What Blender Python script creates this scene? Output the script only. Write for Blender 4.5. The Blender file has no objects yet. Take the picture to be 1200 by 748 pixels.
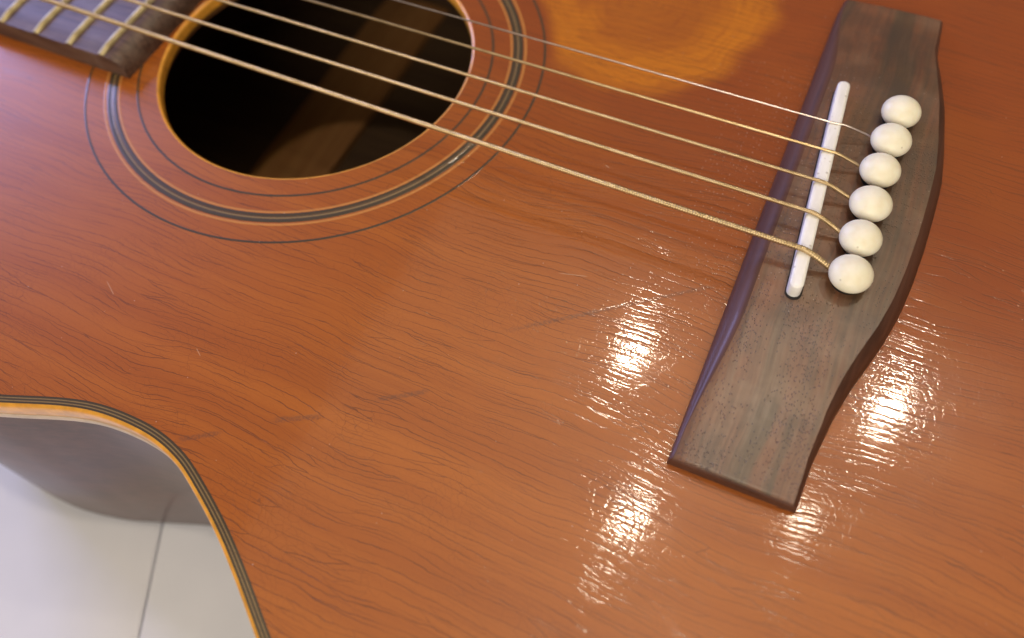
import bpy, bmesh, math, random
from mathutils import Vector, Matrix
random.seed(4)
MM = 0.001
scn = bpy.context.scene
COL = scn.collection

# ---------------------------------------------------------------- camera
cd = bpy.data.cameras.new('camera'); cam = bpy.data.objects.new('camera', cd); COL.objects.link(cam)
cam.matrix_world = Matrix(((0.90792154, -0.32844639, 0.26038711, 0.14819647),
                           (0.41467727, 0.79430539, -0.4439839, -0.15289017),
                           (-0.06100198, 0.51107916, 0.85736623, 0.17425375),
                           (0, 0, 0, 1)))
cd.sensor_width = 36.0
cd.lens = 971.68 / 1200 * 36.0
cd.clip_start = 0.01; cd.clip_end = 20.0
cd.dof.use_dof = True
cd.dof.focus_distance = 0.200
cd.dof.aperture_fstop = 7.5
scn.camera = cam

# ---------------------------------------------------------------- world, lamps, exposure
w = bpy.data.worlds.new('World'); scn.world = w; w.use_nodes = True
bgn = w.node_tree.nodes['Background']
bgn.inputs[0].default_value = (1.0, 0.83, 0.64, 1); bgn.inputs[1].default_value = 0.17

def lamp_point(name, loc, power, radius, col):
    l = bpy.data.lights.new(name, 'POINT'); l.energy = power; l.shadow_soft_size = radius; l.color = col
    o = bpy.data.objects.new(name, l); o.location = loc; COL.objects.link(o); return o
def lamp_area(name, loc, target, sx, sy, power, col):
    l = bpy.data.lights.new(name, 'AREA'); l.shape = 'RECTANGLE'; l.size = sx; l.size_y = sy; l.energy = power; l.color = col
    o = bpy.data.objects.new(name, l); o.location = loc
    o.rotation_euler = (Vector(target) - Vector(loc)).to_track_quat('-Z', 'Y').to_euler(); COL.objects.link(o); return o
WARM = (1.0, 0.86, 0.66)
def along(p, d, h):
    t = (h - p[2]) / d[2]; return tuple(p[i] + d[i] * t for i in range(3))
# the four bulbs of the ceiling fitting, where their reflections in the lacquer put them
for p, d, e in (((.126, -.060, 0), (-.114, .468, .876), 7.5), ((.183, -.052, 0), (.169, .496, .852), 8.5),
             ((.139, -.097, 0), (-.05, .303, .952), 4.2), ((.172, -.084, 0), (.126, .364, .923), 1.3)):
    lamp_point('ceiling_bulb', along(p, d, 1.5), e, 0.024, WARM)
lamp_point('overhead_bulb', (0.20, -0.06, 1.5), 13, 0.03, WARM)
lamp_area('window', (-2.1, 0.85, 0.93), (0, 0, 0), 1.0, 0.75, 44, (0.40, 0.46, 1.0))
# lit ceiling, which the lacquer mirrors, and a soft fill light added behind the camera
def ceiling(x0, x1, y0, y1):
    o = lamp_area('lit_ceiling', ((x0 + x1) / 2, (y0 + y1) / 2, 2.2), ((x0 + x1) / 2, (y0 + y1) / 2, 0), x1 - x0, y1 - y0, 1.9 * (x1 - x0) * (y1 - y0), (1.0, 0.80, 0.54))
    o.rotation_euler = (0, 0, 0)
ceiling(-1.0, 1.5, -0.4, 1.5)
lamp_area('fill_light', (0.5, -2.1, 1.25), (0.1, 0, 0), 1.5, 1.2, 44, (1.0, 0.90, 0.76))  # added fill: lifts diffuse light from where the top mirrors nothing

vs = scn.view_settings
vs.view_transform = 'Standard'; vs.look = 'None'; vs.exposure = 0.0; vs.gamma = 1.0
scn.cycles.use_denoising = True
scn.cycles.max_bounces = 8
scn.cycles.use_adaptive_sampling = True
scn.cycles.adaptive_threshold = 0.01

# ---------------------------------------------------------------- node helper
class NT:
    def __init__(s, name):
        s.m = bpy.data.materials.new(name); s.m.use_nodes = True
        s.t = s.m.node_tree; s.b = s.t.nodes['Principled BSDF']
    def _in(s, sock, v):
        if v is None: return
        if isinstance(v, bpy.types.NodeSocket): s.t.links.new(v, sock)
        else:
            if sock.type == 'RGBA' and len(v) == 3: v = (*v, 1)
            sock.default_value = v
    def new(s, typ, ins=None, **kw):
        n = s.t.nodes.new(typ)
        for k, v in kw.items(): setattr(n, k, v)
        for k, v in (ins or {}).items(): s._in(n.inputs[k], v)
        return n
    def M(s, op, a, b=None, c=None, clamp=False):
        n = s.new('ShaderNodeMath', operation=op, use_clamp=clamp)
        s._in(n.inputs[0], a); s._in(n.inputs[1], b); s._in(n.inputs[2], c)
        return n.outputs[0]
    def V(s, op, a, b=None):
        n = s.new('ShaderNodeVectorMath', operation=op); s._in(n.inputs[0], a); s._in(n.inputs[1], b)
        return n.outputs['Value'] if op in ('LENGTH', 'DOT_PRODUCT', 'DISTANCE') else n.outputs[0]
    def xyz(s, x, y, z=0.0):
        n = s.new('ShaderNodeCombineXYZ'); s._in(n.inputs[0], x); s._in(n.inputs[1], y); s._in(n.inputs[2], z); return n.outputs[0]
    def sep(s, v):
        n = s.new('ShaderNodeSeparateXYZ'); s._in(n.inputs[0], v); return n.outputs
    def noise(s, v, scale=1.0, detail=2.0, rough=0.5, dist=0.0):
        return s.new('ShaderNodeTexNoise', {'Vector': v, 'Scale': scale, 'Detail': detail, 'Roughness': rough, 'Distortion': dist}).outputs['Fac']
    def ramp(s, v, a, b, o0=0.0, o1=1.0, smooth=True):
        n = s.new('ShaderNodeMapRange', interpolation_type='SMOOTHSTEP' if smooth else 'LINEAR', clamp=True)
        for i, x in enumerate((v, a, b, o0, o1)): s._in(n.inputs[i], x)
        return n.outputs[0]
    def mix(s, f, a, b, mode='MIX'):
        n = s.new('ShaderNodeMix', data_type='RGBA', blend_type=mode)
        s._in(n.inputs[0], f); s._in(n.inputs[6], a); s._in(n.inputs[7], b); return n.outputs[2]
    def P(s):     # object coordinates in millimetres
        return s.V('MULTIPLY', s.new('ShaderNodeTexCoord').outputs['Object'], (1000, 1000, 1000))
    def bump(s, h, strength=1.0):   # height in mm
        return s.new('ShaderNodeBump', {'Height': h, 'Distance': 0.001, 'Strength': strength}).outputs['Normal']
    def put(s, **kw):
        for k, v in kw.items(): s._in(s.b.inputs[k.replace('_', ' ')], v)
        return s.m

def seg(n, P2, a, b, wdt):          # soft mask round a line segment (mm)
    ax, ay = a; bx, by = b; dx, dy = bx - ax, by - ay; L = math.hypot(dx, dy)
    q = n.V('SUBTRACT', P2, (ax, ay, 0))
    u = n.M('DIVIDE', n.V('DOT_PRODUCT', q, (dx / L, dy / L, 0)), L)
    v = n.M('ABSOLUTE', n.V('DOT_PRODUCT', q, (-dy / L, dx / L, 0)))
    taper = n.M('MULTIPLY', n.ramp(u, 0.0, 0.25), n.ramp(u, 1.0, 0.85))
    return n.M('MULTIPLY', n.ramp(v, wdt, wdt * 0.25), taper), u, v

def lacquer(n, P, flat=False):
    """Crazed old lacquer: returns crack darkness and height (mm) from the position on the top."""
    s = n.sep(P)
    P2 = n.xyz(s[0], s[1], 0.0)
    # local wandering of the cracks
    n1 = n.M('SUBTRACT', n.noise(P2, 0.017, 1.0), 0.5)
    n2 = n.M('SUBTRACT', n.noise(n.V('MULTIPLY', P2, (0.6, 1, 1)), 0.10, 2.0), 0.5)
    n3 = n.M('SUBTRACT', n.noise(n.V('ADD', P2, (31, 7, 0)), 0.45, 2.0), 0.5)
    dy = n.M('ADD', n.M('MULTIPLY', n1, 13.0), n.M('ADD', n.M('MULTIPLY', n2, 2.4), n.M('MULTIPLY', n3, 0.62)))
    dx = n.M('ADD', n.M('MULTIPLY', n3, 1.6), n.M('MULTIPLY', n.M('SUBTRACT', n.noise(n.V('ADD', P2, (91, 47, 0)), 0.12, 2.0), 0.5), 9.0))
    W = n.V('ADD', P2, n.xyz(dx, dy, 0.0))
    e = 0.03
    def layer(sx, sy, off, rot=0.0):
        base = W
        if rot:
            r = n.new('ShaderNodeVectorRotate', {'Vector': W, 'Angle': rot}, rotation_type='Z_AXIS'); base = r.outputs[0]
        ds = []
        for o in ((0, 0, 0), (e, 0, 0), (0, e, 0)):
            q = n.V('MULTIPLY', n.V('ADD', base, (off + o[0], off * 1.7 + o[1], 0)), (1 / sx, 1 / sy, 1))
            ds.append(n.new('ShaderNodeTexVoronoi', {'Vector': q, 'Scale': 1.0, 'Randomness': 1.0}, feature='DISTANCE_TO_EDGE', voronoi_dimensions='2D').outputs['Distance'])
        gx = n.M('DIVIDE', n.M('SUBTRACT', ds[1], ds[0]), e); gy = n.M('DIVIDE', n.M('SUBTRACT', ds[2], ds[0]), e)
        g = n.M('SQRT', n.M('ADD', n.M('ADD', n.M('MULTIPLY', gx, gx), n.M('MULTIPLY', gy, gy)), 1e-5))
        return n.M('DIVIDE', ds[0], g)
    t1 = layer(75, 2.2, 3.0)
    t2 = layer(30, 1.4, 57.0, 0.05)
    t3 = layer(2.6, 1.7, 91.0, 0.7)
    m1 = n.ramp(n.noise(n.V('MULTIPLY', P2, (0.5, 1, 1)), 0.16, 2.0), 0.34, 0.56, 0.30, 1.0)
    m2 = n.ramp(n.noise(n.V('ADD', P2, (200, 20, 0)), 0.075, 2.0), 0.42, 0.62)
    m3 = n.ramp(n.noise(n.V('ADD', P2, (20, 220, 0)), 0.06, 2.0), 0.47, 0.66)
    m2b = n.M('ADD', n.M('MULTIPLY', m2, 0.8), 0.2); m3b = n.M('ADD', n.M('MULTIPLY', m3, 0.8), 0.22)
    c1 = n.M('MULTIPLY', n.ramp(t1, 0.125, 0.02), m1)
    c2 = n.M('MULTIPLY', n.ramp(t2, 0.09, 0.01), m2b)
    c3 = n.M('MULTIPLY', n.ramp(t3, 0.065, 0.01), m3b)
    dark = n.M('MAXIMUM', c1, n.M('MAXIMUM', n.M('MULTIPLY', c2, 0.7), n.M('MULTIPLY', c3, 0.62)))
    def cup(t, wd, amp, m):
        return n.M('MULTIPLY', n.M('MULTIPLY', n.M('EXPONENT', n.M('DIVIDE', t, -wd)), -amp), m)
    # the crazing stands up most towards the bridge and the lower bout
    h = n.M('ADD', cup(t1, 0.16, 0.0105, m1), n.M('ADD', cup(t2, 0.13, 0.0090, m2b), cup(t3, 0.13, 0.0065, n.M('ADD', n.M('MULTIPLY', m3, 0.7), 0.3))))
    wav = n.M('MULTIPLY', n.M('SUBTRACT', n.noise(n.V('MULTIPLY', P2, (0.9, 1, 1)), 0.33, 2.0), 0.5), 0.013)
    wav2 = n.M('MULTIPLY', n.M('SUBTRACT', n.noise(n.V('MULTIPLY', P2, (0.9, 0.7, 1)), 1.3, 2.0), 0.5), 0.003)
    h = n.M('ADD', h, n.M('ADD', wav, wav2))
    # the crazing flattens out towards the neck and the upper bout
    h = n.M('MULTIPLY', h, n.ramp(s[0], 10.0, 100.0, 0.22, 1.0))
    return P2, dark, h

SCRATCHES = [((91.0, -69.5), (141.5, -32.0), 0.8), ((54.0, -109.6), (66.0, -103.2), 1.0), ((73.7, -95.8), (86.0, -87.6), 0.9),
             ((36.3, -122.4), (46.0, -116.2), 1.0)]

def top_material(name, kind='wood', col=None):
    n = NT(name); P = n.P()
    P2, dark, h = lacquer(n, P)
    # wood colour: grain along x
    g1 = n.noise(n.V('MULTIPLY', P2, (0.02, 1.0, 1)), 1.6, 4.0, 0.6)
    g2 = n.noise(n.V('MULTIPLY', P2, (0.03, 1.0, 1)), 0.13, 3.0, 0.55)
    g3 = n.noise(n.V('ADD', P2, (300, 0, 0)), 0.020, 2.0)
    fine = n.noise(n.V('MULTIPLY', P2, (0.25, 1.2, 1)), 4.5, 2.0)
    if kind == 'wood':
        A = n.mix(n.ramp(g2, 0.33, 0.70), (0.350, 0.090, 0.010), (0.410, 0.115, 0.013))
        # darker, redder towards the treble side behind the bridge
        s = n.sep(P2)
        red = n.ramp(n.M('ADD', n.M('MULTIPLY', s[0], 0.35), s[1]), -35.0, 75.0)
        red = n.M('MULTIPLY', red, n.ramp(g3, 0.30, 0.55, 0.6, 1.0))
        A = n.mix(n.M('MULTIPLY', red, 0.75), A, (0.250, 0.044, 0.006))
        # arc-shaped worn patch where a fingertip has rubbed the stain away
        q = n.V('SUBTRACT', P2, (86, 61, 0))
        rr = n.M('ADD', n.V('LENGTH', n.V('MULTIPLY', q, (1.0, 0.93, 1))), n.M('MULTIPLY', n.M('SUBTRACT', n.noise(P2, 0.07, 3.0), 0.5), 11.0))
        qs = n.sep(q)
        ang = n.M('ARCTAN2', qs[1], qs[0])
        ring = n.M('MULTIPLY', n.ramp(rr, 42.5, 34.0), n.ramp(rr, 16.0, 30.0, 0.42, 1.0))
        streak = n.noise(n.xyz(n.M('MULTIPLY', rr, 0.55), n.M('MULTIPLY', ang, 1.3), 3.0), 1.0, 4.0, 0.6)
        ring = n.M('MULTIPLY', ring, n.ramp(streak, 0.28, 0.60, 0.55, 1.0))
        blob = n.ramp(n.V('LENGTH', n.V('MULTIPLY', n.V('SUBTRACT', P2, (70, 42, 0)), (1.0, 0.8, 1))), 15.0, 2.0)
        worn = n.M('MAXIMUM', ring, n.M('MULTIPLY', blob, n.ramp(streak, 0.3, 0.6, 0.5, 0.95)))
        # the wear stops at the rosette line
        worn = n.M('MULTIPLY', worn, n.ramp(n.V('LENGTH', P2), 71.0, 76.0))
        A = n.mix(worn, A, (0.56, 0.175, 0.006))
        A = n.mix(n.ramp(g1, 0.45, 0.75, 0.0, 0.16), A, (0.24, 0.07, 0.018))
    else:
        A = n.mix(n.ramp(g1, 0.4, 0.7, 0.0, 0.25), col, tuple(c * 0.6 for c in col))
    A = n.mix(n.ramp(fine, 0.35, 0.75, 0.0, 0.10), A, (0.12, 0.035, 0.012))
    A = n.mix(n.M('MULTIPLY', dark, 0.86 if kind == 'wood' else 0.3), A, (0.085, 0.024, 0.010))
    rough = 0.30; scr_total = None
    if kind == 'wood':
        for a, b, wd in SCRATCHES:
            warp = n.V('ADD', P2, n.xyz(n.M('MULTIPLY', n.M('SUBTRACT', n.noise(P2, 0.6, 2.0), 0.5), 1.2), n.M('MULTIPLY', n.M('SUBTRACT', n.noise(P2, 0.9, 2.0), 0.5), 1.0)))
            m, u, v = seg(n, warp, a, b, wd)
            scr_total = m if scr_total is None else n.M('MAXIMUM', scr_total, m)
        chat = n.ramp(n.noise(P2, 1.8, 3.0), 0.35, 0.6, 0.3, 1.0)
        scr = n.M('MULTIPLY', scr_total, chat)
        A = n.mix(n.M('MULTIPLY', scr, 0.55), A, (0.120, 0.050, 0.030))
        h = n.M('ADD', h, n.M('MULTIPLY', scr, -0.007))
    if kind == 'wood':      # hair-thin pale pick marks
        hair = None
        for a, b in (((26.5, -100.0), (29.0, -101.6)), ((-8.0, -92.5), (-3.0, -95.5)), ((100, -46), (108, -44))):
            m, u, v = seg(n, P2, a, b, 0.16); hair = m if hair is None else n.M('MAXIMUM', hair, m)
        A = n.mix(n.M('MULTIPLY', hair, 0.45), A, (0.60, 0.40, 0.26))
    # pale dust and tiny chips, thickest in front of the bridge
    s = n.sep(P2)
    vd = n.new('ShaderNodeTexVoronoi', {'Vector': P2, 'Scale': 0.95, 'Randomness': 1.0}, feature='F1', voronoi_dimensions='2D')
    rnd = n.sep(vd.outputs['Color'])[0]
    near = n.M('MULTIPLY', n.M('MULTIPLY', n.ramp(s[0], 112.0, 141.0, 0.0, 0.40), n.M('LESS_THAN', s[0], 150.0)), n.M('MULTIPLY', n.ramp(s[1], -50.0, -25.0), n.ramp(s[1], 60.0, 30.0)))
    thr = n.M('ADD', near, 0.004 if kind == 'wood' else 0.015)
    spot = n.M('MULTIPLY', n.M('LESS_THAN', rnd, thr), n.ramp(vd.outputs['Distance'], n.ramp(n.sep(vd.outputs['Color'])[1], 0.0, 1.0, 0.06, 0.20), 0.03))
    A = n.mix(n.M('MULTIPLY', spot, 0.6), A, (0.62, 0.50, 0.44))
    nrm = n.bump(h)
    return n.put(Base_Color=A, Roughness=0.33, Specular_IOR_Level=0.3, Normal=nrm,
                 Coat_Weight=1.0, Coat_Roughness=0.055, Coat_IOR=1.5, Coat_Normal=nrm)

def plain(name, col, rough, spec=0.5, coat=0.0, nscale=0.3, namt=0.12, bump=0.0, metal=0.0, **kw):
    n = NT(name); P = n.P()
    f = n.noise(P, nscale, 4.0, 0.6)
    A = n.mix(n.ramp(f, 0.3, 0.7), tuple(c * (1 - namt) for c in col), tuple(min(1, c * (1 + namt)) for c in col))
    if bump: n.put(Normal=n.bump(n.M('MULTIPLY', n.noise(P, nscale * 4, 3.0), bump)))
    return n.put(Base_Color=A, Roughness=rough, Specular_IOR_Level=spec, Coat_Weight=coat, Coat_Roughness=0.12, Metallic=metal, **kw)

M_TOP = top_material('lacquered_cedar_top')
M_BLK = top_material('purfling_black', 'line', (0.056, 0.042, 0.022))
M_TAN = top_material('purfling_tan', 'line', (0.235, 0.155, 0.065))
M_ORG = top_material('purfling_amber', 'line', (0.54, 0.215, 0.048))
M_BIND = plain('amber_binding', (0.62, 0.285, 0.035), 0.28, coat=0.6, nscale=0.25, namt=0.16, Subsurface_Weight=0.15, Subsurface_Radius=(0.002, 0.001, 0.0004), Subsurface_Scale=1.0)
M_RIM = plain('amber_hole_edge', (0.80, 0.36, 0.045), 0.35, coat=0.5, nscale=0.3, namt=0.12)
M_PALE = plain('pale_binding_line', (0.48, 0.36, 0.25), 0.35, coat=0.3)

def wood(name, c1, c2, rough, axis='x', coat=0.0, scale=1.0, spec=0.5):
    n = NT(name); P = n.P()
    sc = {'x': (0.04, 1, 1), 'y': (1, 0.04, 1), 'z': (1, 1, 0.04)}[axis]
    Q = n.V('MULTIPLY', P, sc)
    g = n.noise(Q, 0.6 * scale, 5.0, 0.62); g2 = n.noise(Q, 0.09 * scale, 2.0)
    f = n.M('ADD', n.M('MULTIPLY', g, 0.55), n.M('MULTIPLY', g2, 0.45))
    A = n.mix(n.ramp(f, 0.36, 0.64), c1, c2)
    return n.put(Base_Color=A, Roughness=rough, Specular_IOR_Level=spec, Coat_Weight=coat, Coat_Roughness=0.10,
                 Normal=n.bump(n.M('MULTIPLY', g, 0.02)))
M_SIDE = wood('dark_lacquered_side', (0.050, 0.026, 0.020), (0.090, 0.042, 0.030), 0.32, 'x', coat=0.2, spec=0.35)
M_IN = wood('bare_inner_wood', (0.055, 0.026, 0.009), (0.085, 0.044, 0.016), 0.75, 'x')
M_BRACE = wood('bare_brace_wood', (0.25, 0.105, 0.026), (0.34, 0.155, 0.045), 0.7, 'y')  # paler than the back; carries the lit wedge in its colour

def bridge_material():
    n = NT('rosewood_bridge'); P = n.P(); s = n.sep(P)
    wv = n.M('MULTIPLY', n.M('SUBTRACT', n.noise(P, 0.03, 1.0), 0.5), 5.0)
    Q = n.xyz(n.M('ADD', s[0], wv), n.M('MULTIPLY', s[1], 0.03), n.M('MULTIPLY', s[2], 0.3))
    g1 = n.noise(Q, 0.20, 3.0, 0.55); g2 = n.noise(Q, 0.85, 5.0, 0.65); g3 = n.noise(n.V('ADD', Q, (50, 50, 0)), 0.13, 2.0)
    A = n.mix(n.ramp(g1, 0.38, 0.62), (0.175, 0.066, 0.028), (0.092, 0.052, 0.025))
    A = n.mix(n.M('MULTIPLY', n.ramp(g3, 0.46, 0.66), 0.75), A, (0.215, 0.075, 0.031))
    A = n.mix(n.ramp(g2, 0.38, 0.72, 0.0, 0.55), A, (0.034, 0.020, 0.014))
    A = n.mix(n.ramp(g2, 0.50, 0.25, 0.0, 0.45), A, (0.15, 0.095, 0.06))
    A = n.mix(n.ramp(n.noise(P, 0.09, 4.0, 0.6), 0.42, 0.66, 0.0, 0.5), A, (0.060, 0.036, 0.024))
    A = n.mix(n.ramp(n.noise(n.V('ADD', P, (70, 0, 0)), 0.06, 4.0, 0.6), 0.50, 0.70, 0.0, 0.45), A, (0.20, 0.115, 0.065))
    # pores, short black flecks along the grain
    v = n.new('ShaderNodeTexVoronoi', {'Vector': n.V('MULTIPLY', P, (2.3, 0.9, 0.3)), 'Scale': 1.0, 'Randomness': 1.0}, feature='F1', voronoi_dimensions='2D')
    rn = n.sep(v.outputs['Color'])[0]
    zone = n.ramp(n.noise(n.V('MULTIPLY', P, (1, 0.3, 1)), 0.12, 2.0), 0.40, 0.62, 0.08, 0.6)
    pore = n.M('MULTIPLY', n.M('LESS_THAN', rn, zone), n.ramp(v.outputs['Distance'], 0.26, 0.08))
    A = n.mix(n.M('MULTIPLY', pore, 0.85), A, (0.008, 0.006, 0.005))
    # dust round the strings
    d = n.new('ShaderNodeTexVoronoi', {'Vector': P, 'Scale': 1.15, 'Randomness': 1.0}, feature='F1', voronoi_dimensions='3D')
    rd = n.sep(d.outputs['Color'])[1]
    near = n.M('MULTIPLY', n.ramp(s[0], 164.0, 144.0, 0.03, 0.34), n.M('MULTIPLY', n.ramp(s[1], -44.0, -30.0), n.ramp(s[1], 60.0, 30.0)))
    dust = n.M('MULTIPLY', n.M('LESS_THAN', rd, near), n.ramp(d.outputs['Distance'], 0.24, 0.06))
    A = n.mix(n.M('MULTIPLY', dust, 0.5), A, (0.50, 0.42, 0.38))
    h = n.M('ADD', n.M('MULTIPLY', pore, -0.06), n.M('ADD', n.M('MULTIPLY', g2, 0.035), n.M('MULTIPLY', n.noise(P, 0.22, 2.0), 0.12)))
    # worn matt on the wings, polished by the hand in the middle
    R = n.ramp(g2, 0.3, 0.7, 0.33, 0.41)
    return n.put(Base_Color=A, Roughness=R, Specular_IOR_Level=0.8, Normal=n.bump(h), Coat_Weight=0.0, Coat_Roughness=0.26)
M_BRIDGE = bridge_material()
M_BRIDGE_EDGE = wood('dark_bridge_edge', (0.055, 0.021, 0.012), (0.105, 0.042, 0.025), 0.5, 'y', coat=0.1, spec=0.4)  # darker, rougher wood for the bevels, sides and ends

def board_material():
    n = NT('dark_fingerboard'); P = n.P()
    g = n.noise(n.V('MULTIPLY', P, (0.06, 1, 1)), 0.9, 4.0)
    b = n.noise(P, 0.12, 3.0)
    A = n.mix(n.ramp(g, 0.35, 0.65), (0.060, 0.028, 0.020), (0.115, 0.062, 0.042))
    A = n.mix(n.ramp(b, 0.45, 0.7, 0.0, 0.6), A, (0.15, 0.10, 0.075))
    return n.put(Base_Color=A, Roughness=0.5, Specular_IOR_Level=0.6, Normal=n.bump(n.M('MULTIPLY', g, 0.05)))
M_FB = board_material()

def pin_material():
    n = NT('ivory_pin'); P = n.P()
    f = n.noise(P, 0.35, 3.0)
    A = n.mix(n.ramp(f, 0.35, 0.7), (0.89, 0.85, 0.69), (0.84, 0.78, 0.60))
    v = n.new('ShaderNodeTexVoronoi', {'Vector': P, 'Scale': 0.55, 'Randomness': 1.0}, feature='F1')
    sp = n.M('MULTIPLY', n.M('LESS_THAN', n.sep(v.outputs['Color'])[0], 0.22), n.ramp(v.outputs['Distance'], 0.22, 0.05))
    A = n.mix(n.M('MULTIPLY', sp, 0.45), A, (0.30, 0.25, 0.16))
    return n.put(Base_Color=A, Roughness=0.42, Specular_IOR_Level=0.4, Subsurface_Weight=0.2, Subsurface_Radius=(0.002, 0.0014, 0.0008), Subsurface_Scale=1.0,
                 Normal=n.bump(n.M('MULTIPLY', n.noise(P, 0.35, 2.0), 0.025)))
M_PIN = pin_material()
def saddle_material():
    n = NT('bone_saddle'); P = n.P()
    v = n.new('ShaderNodeTexVoronoi', {'Vector': P, 'Scale': 0.6, 'Randomness': 1.0}, feature='F1')
    sp = n.M('MULTIPLY', n.M('LESS_THAN', n.sep(v.outputs['Color'])[0], 0.25), n.ramp(v.outputs['Distance'], 0.30, 0.08))
    A = n.mix(n.ramp(n.noise(n.V('MULTIPLY', P, (1, 0.2, 1)), 0.5, 3.0), 0.35, 0.7), (0.90, 0.89, 0.87), (0.82, 0.80, 0.76))
    A = n.mix(n.M('MULTIPLY', sp, 0.5), A, (0.32, 0.28, 0.22))
    return n.put(Base_Color=A, Roughness=0.4, Subsurface_Weight=0.15, Subsurface_Radius=(0.001, 0.001, 0.001), Subsurface_Scale=1.0,
                 Normal=n.bump(n.M('MULTIPLY', n.noise(P, 0.8, 2.0), 0.05)))
M_SADDLE = saddle_material()
M_SLOT_SHADE = plain('slot_shade_black', (0.012, 0.008, 0.006), 0.7)  # painted shade for the saddle slot and pin holes
def metal(name, col, rough, tarnish):
    n = NT(name); P = n.P()
    A = n.mix(n.ramp(n.noise(P, 0.25, 4.0), 0.35, 0.7), col, tarnish)
    return n.put(Base_Color=A, Metallic=1.0, Roughness=rough)
M_BRONZE = metal('bronze_wound_wire', (0.66, 0.50, 0.28), 0.4, (0.55, 0.40, 0.20))
M_STEEL = metal('plain_steel_wire', (0.75, 0.66, 0.60), 0.30, (0.60, 0.50, 0.44))
M_FRET = metal('worn_nickel_fret', (0.56, 0.48, 0.30), 0.55, (0.44, 0.36, 0.20))

# ---------------------------------------------------------------- mesh helpers (all in mm)
def link(name, verts, faces, mat, parent=None, smooth=True, sharp=None):
    me = bpy.data.meshes.new(name)
    me.from_pydata([(v[0] * MM, v[1] * MM, v[2] * MM) for v in verts], [], faces)
    bm = bmesh.new(); bm.from_mesh(me); bmesh.ops.recalc_face_normals(bm, faces=bm.faces)
    if sharp is not None:
        for e in bm.edges:
            if len(e.link_faces) == 2 and e.calc_face_angle(0) > sharp: e.smooth = False
    bm.to_mesh(me); bm.free()
    me.materials.append(mat)
    if smooth: me.polygons.foreach_set('use_smooth', [True] * len(me.polygons))
    o = bpy.data.objects.new(name, me); COL.objects.link(o)
    if parent is not None: o.parent = parent
    return o
def loft(rings, closed=True, cyc=False, caps=False):
    """rings: equal-length point lists; closed: each ring closes; cyc: last ring joins first."""
    V = [p for r in rings for p in r]; m = len(rings[0]); F = []
    for i in range(len(rings) if cyc else len(rings) - 1):
        a = i * m; b = ((i + 1) % len(rings)) * m
        for j in range(m if closed else m - 1):
            k = (j + 1) % m; F.append((a + j, a + k, b + k, b + j))
    if caps: F.append(tuple(range(m))); F.append(tuple((len(rings) - 1) * m + j for j in range(m)))
    return V, F
def catmull(pts, n):
    out = []
    P = [pts[0]] + list(pts) + [pts[-1]]
    for i in range(1, len(P) - 2):
        for k in range(n):
            t = k / n; a, b, c, d = P[i - 1], P[i], P[i + 1], P[i + 2]
            out.append(tuple(0.5 * ((2 * b[j]) + (-a[j] + c[j]) * t + (2 * a[j] - 5 * b[j] + 4 * c[j] - d[j]) * t * t + (-a[j] + 3 * b[j] - 3 * c[j] + d[j]) * t ** 3) for j in range(len(a))))
    out.append(tuple(pts[-1])); return out
def ease(t): t = max(0, min(1, t)); return t * t * (3 - 2 * t)
def interp(x, tab):
    if x <= tab[0][0]: return tab[0][1]
    for (a, fa), (b, fb) in zip(tab, tab[1:]):
        if x <= b: return fa + (fb - fa) * (x - a) / (b - a)
    return tab[-1][1]

# ---------------------------------------------------------------- table (setting)
table = bpy.data.objects.new('table', None); table.location = (0, 0, -0.0975); COL.objects.link(table)
table['kind'] = 'structure'
M_TABLE = None
def table_material():
    n = NT('white_table_top'); P = n.P()
    A = n.mix(n.ramp(n.noise(P, 0.02, 3.0), 0.3, 0.7), (0.70, 0.71, 0.77), (0.76, 0.765, 0.82))
    return n.put(Base_Color=A, Roughness=0.45, Normal=n.bump(n.M('MULTIPLY', n.noise(P, 0.15, 3.0), 0.08)))
M_TABLE = table_material()
# two white panels meet in a narrow seam that runs under the guitar
sd = Vector((-22, 47, 0)).normalized(); sn = Vector((sd.y, -sd.x, 0)); s0 = Vector((3.5, -164, 0))
def panel(side):
    prof = [(0.22, -18), (0.22, -1.0), (0.4, -0.3), (0.9, 0.0), (30, 0), (900, 0), (900, -18)]
    rings = []
    for t in (-900, -300, 0, 300, 900):
        rings.append([tuple(s0 + sd * t + sn * (side * a) + Vector((0, 0, z))) for a, z in prof])
    V, F = loft(rings, closed=True, caps=True)
    o = link('table_panel', V, F, M_TABLE, table, smooth=True, sharp=0.6)
panel(1); panel(-1)
V, F = loft([[tuple(s0 + sd * t + sn * a + Vector((0, 0, z))) for a, z in ((-6, -19), (6, -19), (6, -24), (-6, -24))] for t in (-900, 900)], caps=True)
link('seam_backing', V, F, plain('seam_brown', (0.10, 0.06, 0.04), 0.8), table, smooth=False)

# ---------------------------------------------------------------- guitar
guitar = bpy.data.objects.new('acoustic_guitar', None); COL.objects.link(guitar)
guitar['label'] = 'old acoustic guitar with crazed orange-brown lacquered top, lying face up on the white table'
guitar['category'] = 'guitar'

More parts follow.
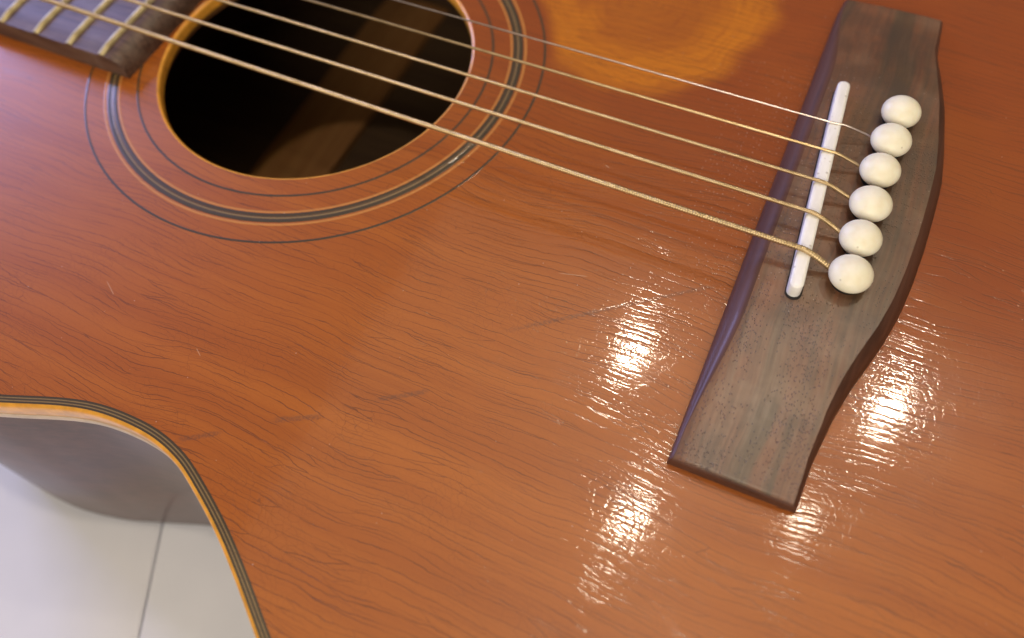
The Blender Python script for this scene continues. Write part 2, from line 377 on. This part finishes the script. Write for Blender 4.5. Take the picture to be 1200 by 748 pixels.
# inner purfling line of the body, bass side (x, half width), mirrored for the treble side
HALF = [(-132, 0), (-131, 30), (-126, 62), (-113, 95), (-92, 121), (-66, 134.5), (-44, 137), (-25, 134.2), (-11, 129.6), (5.3, 123.8), (16.7, 121.5), (29.7, 121.5),
        (40.2, 123.9), (49.6, 128.4), (59.7, 134.3), (69.3, 140.9), (81.4, 149.9), (98, 162), (120, 175), (148, 186.5), (182, 194), (220, 196), (258, 189), (294, 172), (326, 142), (350, 99), (362, 50), (365, 0)]
hp = catmull(HALF, 14)
outline = [(x, -y) for x, y in hp] + [(x, y) for x, y in reversed(hp[1:-1])]
N = len(outline)
def body_offset(d):
    out = []
    for i in range(N):
        a = outline[i - 1]; b = outline[(i + 1) % N]
        tx, ty = b[0] - a[0], b[1] - a[1]; L = math.hypot(tx, ty)
        out.append((outline[i][0] + ty / L * d, outline[i][1] - tx / L * d))
    return out
RH = 48.3
def hole_ring(r): return [(r * x / math.hypot(x, y), r * y / math.hypot(x, y)) for x, y in outline]
def Z(ring, z): return [(x, y, z) for x, y in ring]

rings = [Z(hole_ring(49.15), -3.4), Z(hole_ring(49.15), 0.0)]
o0 = body_offset(0)
for f in (0.15, 0.4, 0.7):
    rings.append([(a[0] + (b[0] - a[0]) * f, a[1] + (b[1] - a[1]) * f, 0.0) for a, b in zip(hole_ring(49.15), o0)])
rings += [Z(o0, 0.0), Z(o0, -3.4)]
V, F = loft(rings, cyc=True)
soundboard = link('soundboard', V, F, M_TOP, guitar, sharp=0.6)

# purfling round the edge
def strip(name, d0, d1, z0, mat, parent):
    V, F = loft([Z(body_offset(d0), -2.0), Z(body_offset(d0), z0), Z(body_offset(d1), z0), Z(body_offset(d1), -2.0)], cyc=True)
    return link(name, V, F, mat, parent, sharp=0.6)
for d0, d1, m in ((0.0, 0.55, M_BLK), (0.55, 0.85, M_TAN), (0.85, 1.30, M_BLK), (1.30, 1.60, M_TAN), (1.60, 2.10, M_BLK)):
    strip('purfling', d0, d1, 0.012, m, guitar)
V, F = loft([Z(body_offset(d), z) for d, z in ((2.10, -2.0), (2.10, 0.02), (2.45, 0.0), (2.75, -0.18), (2.95, -0.5), (3.05, -1.0), (3.07, -4.4), (3.0, -4.6), (1.0, -4.6))], cyc=True)
link('binding', V, F, M_BIND, guitar, sharp=0.9)
V, F = loft([Z(body_offset(d), z) for d, z in ((1.0, -4.62), (3.05, -4.62), (3.2, -4.9), (3.2, -6.6), (3.05, -7.0), (1.0, -7.0))], cyc=True)
link('binding_line', V, F, M_PALE, guitar, sharp=0.9)
V, F = loft([Z(body_offset(d), z) for d, z in ((0.2, -3.42), (2.0, -3.6), (3.0, -7.62), (3.0, -60), (3.0, -93.5), (2.6, -95.2), (1.6, -96.0), (0.2, -96.0))], cyc=True)
link('side', V, F, M_SIDE, guitar, sharp=0.9)
# back with its inner face and braces
bk = body_offset(0.18)
rings = [Z([(x * f, y * f) for x, y in bk], z) for f, z in ((0.02, -92), (0.5, -92), (1, -92), (1, -95.5), (0.5, -95.8), (0.02, -95.8))]
V, F = loft(rings, cyc=False); M_ = len(bk)
F.append(tuple(range(M_))); F.append(tuple(5 * M_ + j for j in range(M_)))
link('back', V, F, M_IN, guitar, sharp=0.6)
def bar(name, c, size, mat, parent, ang=0.0):
    prof = [(-0.5, 0), (0.5, 0), (0.5, 0.55), (0.28, 0.9), (0, 1), (-0.28, 0.9), (-0.5, 0.55)]
    rings = []
    for t in (-0.5, -0.42, 0.42, 0.5):
        hh = 0.35 if abs(t) == 0.5 else 1
        r = []
        for a, z in prof:
            x = a * size[0]; y = t * size[1]
            r.append((c[0] + x * math.cos(ang) - y * math.sin(ang), c[1] + x * math.sin(ang) + y * math.cos(ang), c[2] + z * size[2] * hh))
        rings.append(r)
    V, F = loft(rings, caps=True); return link(name, V, F, mat, parent, sharp=0.7)
bar('back_brace', (-49, 0, -92), (32, 262, 5), M_BRACE, guitar)  # brace made wide and pale to stand for the lit wedge
bar('back_brace', (60, 0, -92), (16, 235, 10), M_BRACE, guitar)
bar('back_brace', (190, 0, -92), (16, 370, 10), M_BRACE, guitar)

# hole edge
def revolve(prof, name, mat, parent, n=240, cyc=True, sharp=0.7, c=(0, 0), **kw):
    rings = [[(c[0] + r * math.cos(2 * math.pi * j / n), c[1] + r * math.sin(2 * math.pi * j / n), z) for j in range(n)] for r, z in prof]
    V, F = loft(rings, cyc=cyc); return link(name, V, F, mat, parent, sharp=sharp, **kw)
revolve([(49.15, -3.4), (49.15, 0.004), (48.8, -0.06), (48.45, -0.35), (48.3, -1.1), (48.3, -3.4)], 'hole_edge', M_RIM, guitar)
revolve([(61, -3.45), (61, -6.5), (50.2, -6.5), (49.8, -6.0), (49.8, -3.45)], 'hole_reinforcement', M_BRACE, guitar)

# rosette rings let into the top
rosette = bpy.data.objects.new('rosette', None); COL.objects.link(rosette); rosette.parent = guitar
def ring(r0, r1, mat, z=0.014, name='rosette_ring'):
    revolve([(r0, -0.5), (r0, z * 0.3), (r0 + .05, z), (r1 - .05, z), (r1, z * 0.3), (r1, -0.5)], name, mat, rosette, n=360)
ring(54.55, 55.25, M_BLK)
ring(60.25, 60.95, M_ORG); ring(61.05, 62.10, M_BLK, 0.018); ring(62.15, 62.35, M_BLK); ring(62.35, 62.85, M_TAN, 0.02); ring(62.85, 62.95, M_BLK); ring(62.95, 64.10, M_BLK, 0.018); ring(64.45, 65.20, M_ORG)
ring(70.35, 71.05, M_BLK)

# ---- fingerboard
def make_fingerboard():
    xs = [-250, -140, -60, -55.5, -53.6, -52.0, -50.8, -50.1, -49.8, -49.8]
    zt = [0, 0, 0, 0, -.30, -.95, -1.9, -3.0, -4.2, -6.9]
    rings = []
    for x, dz in zip(xs, zt):
        r = []
        hw = 29.4 - (-50 - x) * 0.018
        for k in range(-8, 9):
            u = k / 8; y = u * hw
            z = 6.9 + 0.55 * (1 - u * u) + dz * (1.08 if dz < 0 else 1)
            if abs(u) == 1: z -= 0.25
            r.append((x, y, max(z, 0.02)))
        r += [(x, hw + .12, max(6.0 + dz, 0.02)), (x, hw, 0.02), (x, -hw, 0.02), (x, -hw - .12, max(6.0 + dz, 0.02))]
        rings.append(r)
    V, F = loft(rings, caps=True)
    return link('fingerboard', V, F, M_FB, guitar, sharp=0.5)
fb = make_fingerboard()
fret_me = None
for x in (-57.6, -70.6, -84.2, -98.6, -113.8, -130.0):
    hw = 29.2 - (-50 - x) * 0.018
    prof = [(-1.35, -0.1), (-1.1, 0.35), (-0.6, 0.85), (0, 1.05), (0.6, 0.85), (1.1, 0.35), (1.35, -0.1)]
    rings = []
    for k in range(-8, 9):
        u = k / 8; s = 0.55 if abs(u) == 1 else 1
        rings.append([(a, u * hw, 6.9 + 0.55 * (1 - u * u) + z * s - (0.2 if abs(u) == 1 else 0)) for a, z in prof])
    V, F = loft(rings, caps=True)
    o = link('fret', V, F, M_FRET, fb, sharp=1.2); o.location = (x * MM, 0, 0)

# ---- bridge
BR = [(-85, 170.2), (-72, 170.6), (-60, 172.2), (-52, 173.9), (-45, 175.9), (-37, 178.1), (-29, 179.7), (-20, 180.7), (-8, 181.4), (4, 181.6), (14, 181.5), (24, 180.3), (38, 178.0), (49, 175.4), (61, 172.4), (77, 171.4)]
Y0, Y1 = -83.2, 76.5
def plate(y): return 1 - ease((abs(y + 3) - 40) / 38)
def bridge_h(y): return 3.5 + 4.7 * plate(y)
def make_bridge():
    rings = []
    ys = [Y0, Y0 + .001, Y0 + .25, Y0 + .7] + [Y0 + 1.5 + (Y1 - Y0 - 3.0) * k / 70 for k in range(71)] + [Y1 - .7, Y1 - .25, Y1 - .001, Y1]
    for i, y in enumerate(ys):
        j = min(i, len(ys) - 1 - i)
        drop = [0.75, 0.75, 0.25, 0.05][j] if j < 4 else 0.0
        base_only = j == 0
        x0 = 142.0 + 0.5 * (y > 70) * ease((y - 70) / 6); x1 = interp(y, BR); pl = plate(y)
        h = bridge_h(y) - drop
        wl = 1.0 + 3.2 * pl; wr = 1.1 + 1.9 * pl
        hl = 0.30 * h + 0.15 * h * (1 - pl)
        pts = [(x0, 0.02), (x0, hl * .6), (x0 + .08, hl), (x0 + .22 * wl, hl + (h - hl) * .40), (x0 + .52 * wl, hl + (h - hl) * .74), (x0 + .82 * wl, hl + (h - hl) * .93), (x0 + 1.1 * wl, h)]
        xa, xb = x0 + 1.1 * wl, x1 - 1.05 * wr
        pts += [(xa + (xb - xa) * f, h + 0.28 * math.sin(math.pi * f)) for f in (.12, .3, .5, .7, .88)]
        hr = 0.42 * h
        pts += [(xb, h), (x1 - .80 * wr, h - (h - hr) * .10), (x1 - .50 * wr, h - (h - hr) * .32), (x1 - .22 * wr, h - (h - hr) * .62), (x1 - .04, hr), (x1, hr * .6), (x1, 0.02)]
        if base_only: rings.append([(x, y, min(z, 0.02)) for x, z in pts])
        else: rings.append([(x, y, max(z, .02)) for x, z in pts])
    V, F = loft(rings, closed=True)
    o = link('bridge', V, F, M_BRIDGE, guitar, sharp=0.45)
    o.data.materials.append(M_BRIDGE_EDGE)
    m = len(rings[0])
    for p in o.data.polygons:
        k = min(v % m for v in p.vertices); q = min(v // m for v in p.vertices)
        ks = sorted(set(v % m for v in p.vertices))
        if max(ks) <= 6 or min(ks) >= 12 or q < 2 or q >= len(rings) - 3: p.material_index = 1
    return o
bridge = make_bridge()

# saddle: bone strip, slightly slanted, in its slot
def capsule(cx0, cy0, cx1, cy1, hwid, prof, name, mat, parent, n=10):
    d = Vector((cx1 - cx0, cy1 - cy0)); L = d.length; d /= L; nn = Vector((-d.y, d.x))
    rings = []
    for inset, z in prof:
        r = []; rad = hwid - inset
        for c, s in ((Vector((cx1, cy1)), 1), (Vector((cx0, cy0)), -1)):
            for k in range(n + 1):
                a = -math.pi / 2 + math.pi * k / n
                p = c + d * (s * math.cos(a) * rad) + nn * (-s * -math.sin(a) * rad)
                r.append((p.x, p.y, z))
        rings.append(r)
    V, F = loft(rings, caps=True); return link(name, V, F, mat, parent, sharp=0.9)
capsule(155.35, -35.6, 150.5, 30.6, 1.95, [(0.0, 8.0), (0.0, 8.53)], 'saddle_slot_shade', M_SLOT_SHADE, bridge)  # near-black slab standing in for the shade round the saddle
saddle = capsule(155.25, -35.2, 150.55, 30.2, 1.62, [(0, 7.5), (0, 12.0), (0.10, 12.25), (0.35, 12.45), (0.8, 12.55)], 'saddle', M_SADDLE, bridge)

# bridge pins: domed head on a tapered shank
PINS = [(166.10, 26.5), (165.76, 15.64), (165.31, 4.9), (165.66, -6.18), (165.68, -17.13), (165.81, -28.02)]
prof = [(0.01, 2.0), (2.2, 2.0), (2.55, 8.2), (2.6, 8.75)]
for k in range(17):
    a = -math.pi / 2 + 0.50 + (math.pi - 0.50) * k / 16
    r = 4.92 * math.cos(a); z = 11.75 + (3.55 if a > 0 else 3.0) * math.sin(a)
    prof.append((max(r, 0.01), z))
pin0 = revolve(prof, 'bridge_pin', M_PIN, bridge, n=48, cyc=False, sharp=1.0)
hole_shade0 = revolve([(3.6, 7.9), (3.6, 8.56), (3.3, 8.60), (0.01, 8.60)], 'pin_hole_shade', M_SLOT_SHADE, bridge, n=32, cyc=False)  # near-black disc in place of the shaded recess under a pin
for i, (x, y) in enumerate(PINS):
    a, b = (pin0, hole_shade0) if i == 0 else (pin0.copy(), hole_shade0.copy())
    if i: COL.objects.link(a); COL.objects.link(b)
    a.location = (x * MM, y * MM, 0); a.rotation_euler = (random.uniform(-.012, .012), random.uniform(-.012, .012), random.uniform(0, 6.28)); s = random.uniform(.985, 1.015)
    a.scale = (s, s, 1); b.location = (x * MM, y * MM, 0)
pin0_last = [o for o in bridge.children if o.name.startswith('bridge_pin')]

# strings
def string(rad, far, sad, pin, mat, pitch=None, ripple=0.2):
    """far: the string at its far end; sad: on the saddle; pin: where it dives beside the pin."""
    far = Vector(far); sad = Vector(sad); pin = Vector(pin)
    P = [far + (sad - far) * (k / 24) for k in range(24)]
    d0 = (sad - far).normalized()
    pts = [tuple(p) for p in P] + [tuple(sad - d0 * 1.2), tuple(sad + Vector((0.9, -0.02, 0.05))), tuple(sad + (pin - sad) * 0.35 + Vector((0, 0, 0.75))),
                                   tuple(sad + (pin - sad) * 0.7 + Vector((0, 0, 0.5))), tuple(pin), tuple(pin + Vector((1.8, 0, -1.9))), tuple(pin + Vector((2.3, 0, -4.5)))]
    path = [Vector(p) for p in catmull(pts, 10)]
    L = [0]
    for a, b in zip(path, path[1:]): L.append(L[-1] + (b - a).length)
    def at(s):
        lo, hi = 0, len(L) - 1
        while hi - lo > 1:
            m = (lo + hi) // 2
            if L[m] <= s: lo = m
            else: hi = m
        t = (s - L[lo]) / max(1e-9, L[hi] - L[lo]); return path[lo].lerp(path[hi], t)
    step = pitch / 4 if pitch else 2.0
    n = int(L[-1] / step); rings = []
    for i in range(n + 1):
        s = min(i * step, L[-1] - 1e-4)
        if not pitch and i * step > L[-1] - 22: pass
        p = at(s); q = at(min(s + 0.4, L[-1])); p0 = at(max(s - 0.4, 0)); t = (q - p0).normalized()
        u = t.cross(Vector((0, 1, 0))).normalized(); v = t.cross(u)
        r = rad
        if pitch: r = rad * (1 - ripple * (0.0, 0.42, 1.0, 0.42)[i % 4])
        m = 10
        rings.append([tuple(p + u * (r * math.cos(6.28318 * j / m)) + v * (r * math.sin(6.28318 * j / m))) for j in range(m)])
    V, F = loft(rings, caps=True)
    return link('string', V, F, mat, guitar, sharp=3.2)
ZS = 12.55
def strpath(idx, rad, far2, sadxy, mat, pitch=None):
    x0, y0, z0 = far2; sx, sy = sadxy; px, py = PINS[5 - idx]
    sz = ZS + rad
    k = (-240 - sx) / (x0 - sx)
    far = (sx + (x0 - sx) * k, sy + (y0 - sy) * k, sz + (z0 - sz) * k)
    o = string(rad, far, (sx, sy, sz), (px - 4.6, py + 1.0, 10.3), mat, pitch)
    o['label'] = ['thickest bronze wound string, lowest in the photo, with visible windings', 'second thickest bronze wound string', 'middle bronze wound string', 'thin bronze wound string', 'thinnest plain steel string, topmost of the five'][idx]
strpath(0, 0.79, (-81.0, -20.6, 14), (152.9, -26.4), M_BRONZE, 0.62)
strpath(1, 0.60, (-56.1, -11.5, 14), (152.4, -15.0), M_BRONZE, 0.48)
strpath(2, 0.50, (-29.4, -1.7, 14), (151.7, -4.8), M_BRONZE, 0.42)
strpath(3, 0.39, (-3.5, 7.8, 14), (151.0, 5.6), M_BRONZE, None)
strpath(4, 0.24, (21.7, 17.0, 14), (150.6, 15.5), M_STEEL, None)
